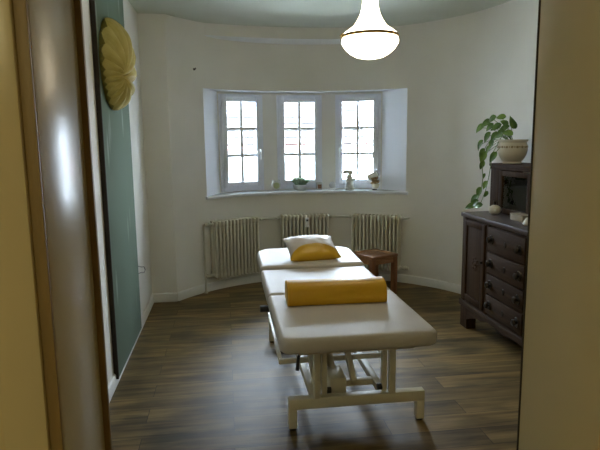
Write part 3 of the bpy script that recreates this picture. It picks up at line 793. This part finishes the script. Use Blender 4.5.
# ------------------------------------------------------------------ left wall: panel, shell, wire, hook
o = thing('wall_panel', (XL, 3.874, .046))
b = MB(); b.box(.001, .027, -.478, .4905, 0, 2.55, .002); b.build('panel_face', 'panel', o)
b = MB(); b.box(.001, .030, -.4905, -.478, 0, 2.55, .002); b.build('edge_shadow_strip', 'seal_edge_shade', o)  # near-black strip painted in as the shadow along the panel edge
tag(o, 'tall grey-green panel with faint pale streaks on the left wall', 'wall panel')
sh = thing('shell_ornament', (XL+.027, 3.70, 1.995), 'large ochre yellow pleated shell ornament mounted on the grey-green panel', 'wall ornament')
b = MB(); NA, NR_ = 216, 22; hub = (-.165, -.085); D = .115; RR = .285
rows = []
for i in range(NR_+1):
    t = i/NR_; row = []
    for j in range(NA):
        a = 2*pi*j/NA
        lob = 15
        ph = a*lob+2.6*(1-t)
        sc = 1 - .055*(1-abs(sin(ph/2))**.7)*t
        # radius of the disc seen from the hub
        hx, hy = hub
        dx, dy = cos(a), sin(a)
        bq = hx*dx+hy*dy; cq = hx*hx+hy*hy-RR*RR
        L = -bq+sqrt(bq*bq-cq)
        px, py = hx+dx*L*t*sc, hy+dy*L*t*sc
        rn = min(1, sqrt(px*px+py*py)/RR)
        hgt = D*(1-rn**2.6)**.62 if rn < 1 else 0
        hubd = -.030*math.exp(-(t/.10)**2)
        rib = .030*abs(sin(ph/2))*sin(pi*min(1, t*1.02))**.6 if t > 0 else 0
        fine = .002*sin(a*72)*t
        row.append(Vector((.016+max(0, hgt)+hubd+rib+fine, px, py)))
    rows.append(row)
rows.append([Vector((.0, p.y*.93, p.z*.93)) for p in rows[-1]])
V = b.grid(rows, closed=True)
b.build('pleated_shell', 'shell', sh, ang=50)
b = MB(); ax = Matrix.Rotation(pi/2, 3, 'Y')
b.lathe([(.0, .016), (.012, .014), (.018, .006), (.018, 0)], (.09, hub[0], hub[1]), 16, axis=ax); b.build('centre_button', 'shell', sh)
b = MB(); b.tube([(XL+.006, 4.40, .50), (XL+.012, 4.46, .53), (XL+.02, 4.56, .50), (XL+.02, 4.70, .47), (XL+.02, 4.76, .43), (XL+.018, 4.70, .42), (XL+.014, 4.55, .455), (XL+.012, 4.45, .47), (XL+.006, 4.40, .455)], .0035, 8)
tag(b.build('cable_loop', 'wire'), 'thin looped cable sticking out from behind the grey-green panel', 'cable')
q = arc(R1, -42.3, 2.20); dq = Vector((sin(radians(-42.3)), cos(radians(-42.3)), 0))
b = MB(); b.tube([q+dq*.004, q-dq*.02, q-dq*.026+Vector((0, 0, .012))], .005, 8); b.tube([q+dq*.002, q-dq*.005], .011, 12)
tag(b.build('wall_hook', 'darkmetal'), 'tiny dark hook high on the bowed wall, left above the windows', 'hook')

# ------------------------------------------------------------------ things on the window sill
def sillpos(deg, R=1.70): p = arc(R, deg, ZS); return tuple(p)
def facing(deg): return -radians(deg)
# round ornament shaped like a twin-bell clock
cl_ = c = thing('alarm_clock', sillpos(-9.3), 'small round white twin-bell clock with a pale green face, leftmost on the sill', 'clock', rz=facing(-9.3))
ax = Matrix.Rotation(pi/2, 3, 'X')
b = MB(); b.lathe([(0, -.018), (.036, -.018), (.043, -.012), (.044, .012), (.040, .020), (.035, .016), (0, .016)], (0, 0, .052), 32, axis=ax); b.build('case', 'porcelain', c)
b = MB(); b.lathe([(0, .0225), (.029, .0222), (.031, .018)], (0, 0, .052), 28, axis=ax)
b.build('dial', 'dial', c)
b = MB(); b.box(-.001, .001, -.0205, -.0185, .052, .076, .0005); b.box(0, .018, -.0205, -.0185, .051, .053, .0005); b.build('hands', 'black', c)
for sx in (-1, 1):
    b = MB(); b.lathe([(.015, 0), (.013, .008), (.006, .013), (0, .014)], (sx*.026, 0, .094), 16, axis=Matrix.Rotation(sx*.5, 3, 'Y')); b.build('bell', 'porcelain', c)
    b = MB(); b.tube([(sx*.022, 0, .02), (sx*.032, -.002, 0)], .004, 8); b.build('leg', 'porcelain', c)
cl_.scale = (1.13, 1.13, 1.13)
# glass bowl with sprigs
M['frost'] = frosted()
g = thing('potted_sprigs', sillpos(-.2), 'low glass bowl of dark green sprigs on the sill below the middle window', 'potted plant', rz=facing(-.2))
b = MB(); b.lathe([(0, .002), (.045, 0), (.066, .012), (.078, .035), (.080, .062), (.077, .062), (.074, .036), (.062, .016), (0, .012)], n=32); b.build('bowl', 'frost', g)
b = MB(); b.lathe([(0, .013), (.058, .017), (.070, .040), (.0, .048)], n=24); b.build('white_pebbles', 'porcelain', g)
b = MB(); rnd = random.Random(5)
for i in range(150):
    a = rnd.uniform(0, 2*pi); r0 = rnd.uniform(0, .05); L = rnd.uniform(.07, .12)
    s0 = Vector((r0*cos(a), r0*sin(a), .050)); lean = Vector((cos(a), sin(a), 0))*rnd.uniform(.15, 1.1)+Vector((rnd.uniform(-.3, .3), rnd.uniform(-.3, .3), 0))
    d = (Vector((0, 0, 1))+lean).normalized()
    b.tube([s0, s0+d*L*.6, s0+d*L+Vector((0, 0, -.008))], [.0022, .0042, .001], 5)
    for q in range(3):
        p0 = s0+d*L*(.4+.2*q); e = Vector((rnd.uniform(-1, 1), rnd.uniform(-1, 1), rnd.uniform(0, 1))).normalized()*.014
        b.tube([p0, p0+e*.6, p0+e], [.001, .0032, .0008], 5)
b.build('sprigs', 'grass', g)
# candle jar
c = thing('candle_jar', sillpos(7.0), 'small glass candle jar with a brown label, right of the bowl of sprigs', 'candle jar', rz=facing(7.0))
b = MB(); b.lathe([(0, 0), (.036, 0), (.038, .004), (.038, .082), (.0355, .082), (.0355, .006), (0, .005)], n=28); b.build('jar', 'frost', c)
b = MB(); b.lathe([(0, .006), (.0345, .006), (.0345, .058), (0, .056)], n=28); b.build('wax', 'peach', c)
b = MB(); rows = [[Vector((.0388*sin(a), -.0388*cos(a), z)) for a in frange(-.55, .65, 8)] for z in (.016, .062)]; b.grid(rows); b.build('brown_label', 'tealight', c)
b = MB(); b.tube([(0, 0, .056), (0, 0, .068)], .0015, 6); b.build('wick', 'black', c)
# glass snow globe
c = thing('glass_globe', sillpos(11.9), 'small clear glass globe on a white foot, between the candle jar and the figurine', 'glass globe', rz=facing(11.9))
b = MB(); b.lathe([(0, 0), (.030, 0), (.032, .006), (.028, .014), (.018, .018), (0, .018)], n=28); b.build('foot', 'porcelain', c)
b = MB(); b.lathe([(0.012, .016)]+[(.039*cos(radians(a)), .050+.039*sin(radians(a))) for a in range(-60, 90, 12)]+[(0, .089)], n=28); b.build('globe', 'frost', c)
b = MB(); b.lathe([(.006, .017), (.010, .03), (.014, .05), (.008, .064), (0, .07)], n=12); b.build('inner_figure', 'porcelain', c)
# rabbit figurine
c = thing('rabbit_figurine', sillpos(18.2, 1.69), 'white standing rabbit figurine with its long ears pointing left, on the sill', 'figurine', rz=facing(18.4))
b = MB()
def blob(x, y, z, rx, ry, rz_, n=16):
    b.grid([[Vector((x+rx*cos(pi*k/10-pi/2)*cos(2*pi*q/n), y+ry*cos(pi*k/10-pi/2)*sin(2*pi*q/n), z+rz_*sin(pi*k/10-pi/2))) for q in range(n)] for k in range(11)], closed=True)
b.lathe([(0, 0), (.054, 0), (.056, .008), (.046, .030), (.042, .060), (.036, .095), (.030, .125), (.024, .150), (0, .160)], (.002, 0, 0), 24)
blob(.014, -.006, .172, .029, .027, .027); blob(.026, -.026, .163, .011, .012, .010)
for q in (-1, 1):
    b.tube([(.010, .009*q, .172), (-.010, .012*q, .180), (-.034, .014*q, .180), (-.056, .014*q, .175), (-.070, .013*q, .170)], [.012, .016, .018, .016, .010], 10)
    blob(.004+.026*q, -.044, .012, .016, .020, .013)
b.tube([(.020, -.012, .112), (.038, -.024, .098), (.054, -.030, .106), (.066, -.032, .130)], [.014, .014, .013, .010], 10)
b.tube([(-.016, -.016, .112), (-.026, -.030, .090), (-.012, -.040, .078)], [.012, .011, .008], 10)
blob(-.030, .030, .040, .018, .018, .018)
ob = b.build('body', 'greyporcelain', c)
md = ob.modifiers.new('r', 'REMESH'); md.mode = 'VOXEL'; md.voxel_size = .0032; md.use_smooth_shade = True
md2 = ob.modifiers.new('s', 'SMOOTH'); md2.iterations = 3
bpy.context.view_layer.update()
dg = bpy.context.evaluated_depsgraph_get(); ev = bpy.data.meshes.new_from_object(ob.evaluated_get(dg))
ob.modifiers.clear(); ob.data = ev
zmin = min(v_.co.z for v_ in ev.vertices)
for v_ in ev.vertices: v_.co.z -= zmin
if not ev.materials: ev.materials.append(M['greyporcelain'])
for q in (-1, 1):
    b = MB(); b.lathe([(.0032, 0), (.002, .002), (0, .003)], (.014+.011*q, -.032, .178), 8, axis=Matrix.Rotation(pi/2, 3, 'X')); b.build('eye', 'black', c)

c.scale = (1.05, 1.05, 1.10)
# tilted stacked ornament
c = thing('stacked_cup_ornament', sillpos(27.6, 1.69), 'ornament of tilted stacked cream cups with brown trim, rightmost on the sill', 'ornament', rz=facing(27.6))
b = MB(); b.lathe([(0, 0), (.026, 0), (.030, .006), (.022, .014), (0, .016)], n=24); b.build('dark_foot', 'black', c)
r1 = Matrix.Rotation(radians(12), 3, 'Y')
b = MB(); b.lathe([(0, 0), (.022, .002), (.038, .022), (.044, .060), (.040, .060), (0, .056)], (0, 0, .012), 24, axis=r1); k1 = b.build('cup', 'ceramic', c)
r2 = Matrix.Rotation(radians(-14), 3, 'Y')
b = MB(); b.lathe([(0, 0), (.040, .0), (.050, .012), (.052, .022), (.046, .028), (.026, .034), (.036, .045), (.048, .062), (.050, .072), (.044, .072), (0, .066)], (.008, 0, .068), 24, axis=r2); b.build('band', 'brownband', c)
b = MB(); b.box(-.068, .052, -.040, .040, 0, .066, .005, rot=Matrix.Rotation(radians(-28), 3, 'Y'), piv=(0, 0, 0))
for v_ in b.bm.verts: v_.co += Vector((.002, 0, .130))
b.build('top_block', 'porcelain', c)

# ------------------------------------------------------------------ outside the windows
gm = noise_mat('pale_yard', (.5, .5, .49), (.6, .6, .58), .9, (1, 1, 1)); M['yard'] = gm
def tile_mat():
    m = base_mat('weathered_roof_tiles', (.5, .5, .5), .9, spec=.05); nt = m.node_tree; N = nt.nodes; Lk = nt.links
    tc = N.new('ShaderNodeTexCoord'); br = N.new('ShaderNodeTexBrick'); br.inputs['Scale'].default_value = 1
    br.inputs['Brick Width'].default_value = 30.; br.inputs['Row Height'].default_value = .30; br.inputs['Mortar Size'].default_value = .034
    br.inputs['Color1'].default_value = (.085, .078, .076, 1); br.inputs['Color2'].default_value = (.12, .112, .11, 1); br.inputs['Mortar'].default_value = (.006, .006, .006, 1)
    mp = N.new('ShaderNodeMapping'); mp.inputs['Rotation'].default_value = (0, 0, 0)
    Lk.new(tc.outputs['Object'], mp.inputs[0]); Lk.new(mp.outputs[0], br.inputs['Vector']); Lk.new(br.outputs[0], N['Principled BSDF'].inputs['Base Color'])
    return m
M['tiles'] = tile_mat(); M['render'] = base_mat('pale_render', (.20, .20, .195), .9); M['redgutter'] = base_mat('red_brown_eave', (.40, .17, .14), .7)
M['bark'] = noise_mat('bark', (.10, .08, .06), (.18, .15, .11), .9, (20, 20, 4))
b = MB(); b.box(-20, 22, 7.2, 40, -1.5, -1.4)
S(b.build('ground_outside', 'yard', smooth=False))
nh = thing('neighbour_house', (0, 15, -1.4), 'pale house with a tiled roof seen through the left and middle windows', 'house')
b = MB(); b.box(-9, 3.4, 0, 6, 0, 2.75); b.build('wall', 'render', nh, smooth=False)
b = MB(); b.box(-9.4, 3.8, 0, 7.2, -.05, .12); rf = b.build('roof', 'tiles', nh, smooth=False); rf.location = (0, -.45, 2.75); rf.rotation_euler = (radians(38), 0, 0)
b = MB(); b.box(-9.4, 3.8, -.66, -.50, 2.70, 2.82, .02); b.build('gutter', 'redgutter', nh)
b = MB()
rt = random.Random(11)
def branch(p, d, L, r, dep):
    n_ = 4; pts = [p]; q = p.copy(); dd = d.copy()
    for i in range(n_):
        dd = (dd+Vector((rt.uniform(-.18, .18), rt.uniform(-.18, .18), rt.uniform(-.05, .12)))).normalized(); q = q+dd*L/n_; pts.append(q.copy())
    b.tube(pts, [r*(1-.45*i/n_) for i in range(n_+1)], 6, caps=False)
    if dep:
        for k_ in range(4 if dep > 2 else 3):
            a_ = rt.uniform(0, 2*pi); nd = (dd+Vector((cos(a_), sin(a_), rt.uniform(-.1, .5)))*.75).normalized()
            branch(pts[rt.choice((2, 3, 4))], nd, L*.68, r*.52, dep-1)
branch(Vector((0, 0, 0)), Vector((0, 0, 1)), 2.2, .16, 4)
tr = b.build('tree', 'bark'); tr.location = (4.1, 11.5, -1.45); tag(tr, 'bare branching tree seen through the right window', 'tree')

# ------------------------------------------------------------------ light
w = bpy.data.worlds.new('overcast_sky'); scene.world = w; w.use_nodes = True
bg = w.node_tree.nodes['Background']; bg.inputs[0].default_value = (.75, .88, 1.0, 1); bg.inputs[1].default_value = SKY = 57.0
N = w.node_tree.nodes; tcw = N.new('ShaderNodeTexCoord'); sx_ = N.new('ShaderNodeSeparateXYZ'); mr = N.new('ShaderNodeMapRange')
w.node_tree.links.new(tcw.outputs['Generated'], sx_.inputs[0]); w.node_tree.links.new(sx_.outputs[0], mr.inputs[0])
mr.inputs[1].default_value = -1; mr.inputs[2].default_value = 1; mr.inputs[3].default_value = SKY*.6; mr.inputs[4].default_value = SKY*1.6
w.node_tree.links.new(mr.outputs[0], bg.inputs[1])
for i, c in enumerate(WC):
    ld = bpy.data.lights.new('window_portal', 'AREA'); ld.shape = 'RECTANGLE'; ld.size = .36; ld.size_y = .88
    ld.cycles.is_portal = True
    lo = bpy.data.objects.new('window_portal', ld); COL.objects.link(lo)
    p = arc(R3-.03, c, (1.085+1.928)/2); t = radians(c)
    lo.location = p
    inward = Vector((-sin(t), -cos(t), 0)); lo.rotation_euler = inward.to_track_quat('-Z', 'Y').to_euler()
# unseen warm hall lamp, added behind the camera to light the doorway
hl = thing('hall_fill_lamp', (-.6, -1.2, 2.5), 'unseen warm round lamp added in the hallway to light the doorway', 'lamp')
M['hallglass'] = emis('hall_fill_glass', (1., .90, .50), HALL := 52.0)
b = MB(); b.lathe([(.15, -.02), (.15, -.05), (.13, -.085), (.08, -.11), (0, -.12)], n=32); b.build('lamp_shade', 'hallglass', hl)
b = MB(); b.lathe([(0, 0), (.155, 0), (.155, -.022), (.14, -.024)], n=32); b.build('base', 'brass', hl)

# ------------------------------------------------------------------ camera
cam = bpy.data.cameras.new('camera'); co = bpy.data.objects.new('camera', cam); COL.objects.link(co)
cam.sensor_fit = 'HORIZONTAL'; cam.sensor_width = 36; cam.lens = 550/600*36; cam.clip_start = .05; cam.clip_end = 200
Rm = Matrix(((0.9909484, 0.0321551, -0.1303353), (-0.1336627, 0.1461378, -0.9801929), (-0.0124713, 0.9887415, 0.149113)))
co.matrix_world = Matrix.Translation((0, 0, 1.5)) @ Rm.to_4x4()
scene.camera = co
scene.view_settings.view_transform = 'Standard'; scene.view_settings.look = 'None'
scene.view_settings.gamma = 1; scene.view_settings.exposure = 0.; scene.view_settings.use_curve_mapping = False
scene.cycles.use_denoising = True
scene.cycles.max_bounces = 12; scene.cycles.diffuse_bounces = 8; scene.cycles.transparent_max_bounces = 12
scene.cycles.sample_clamp_indirect = 40
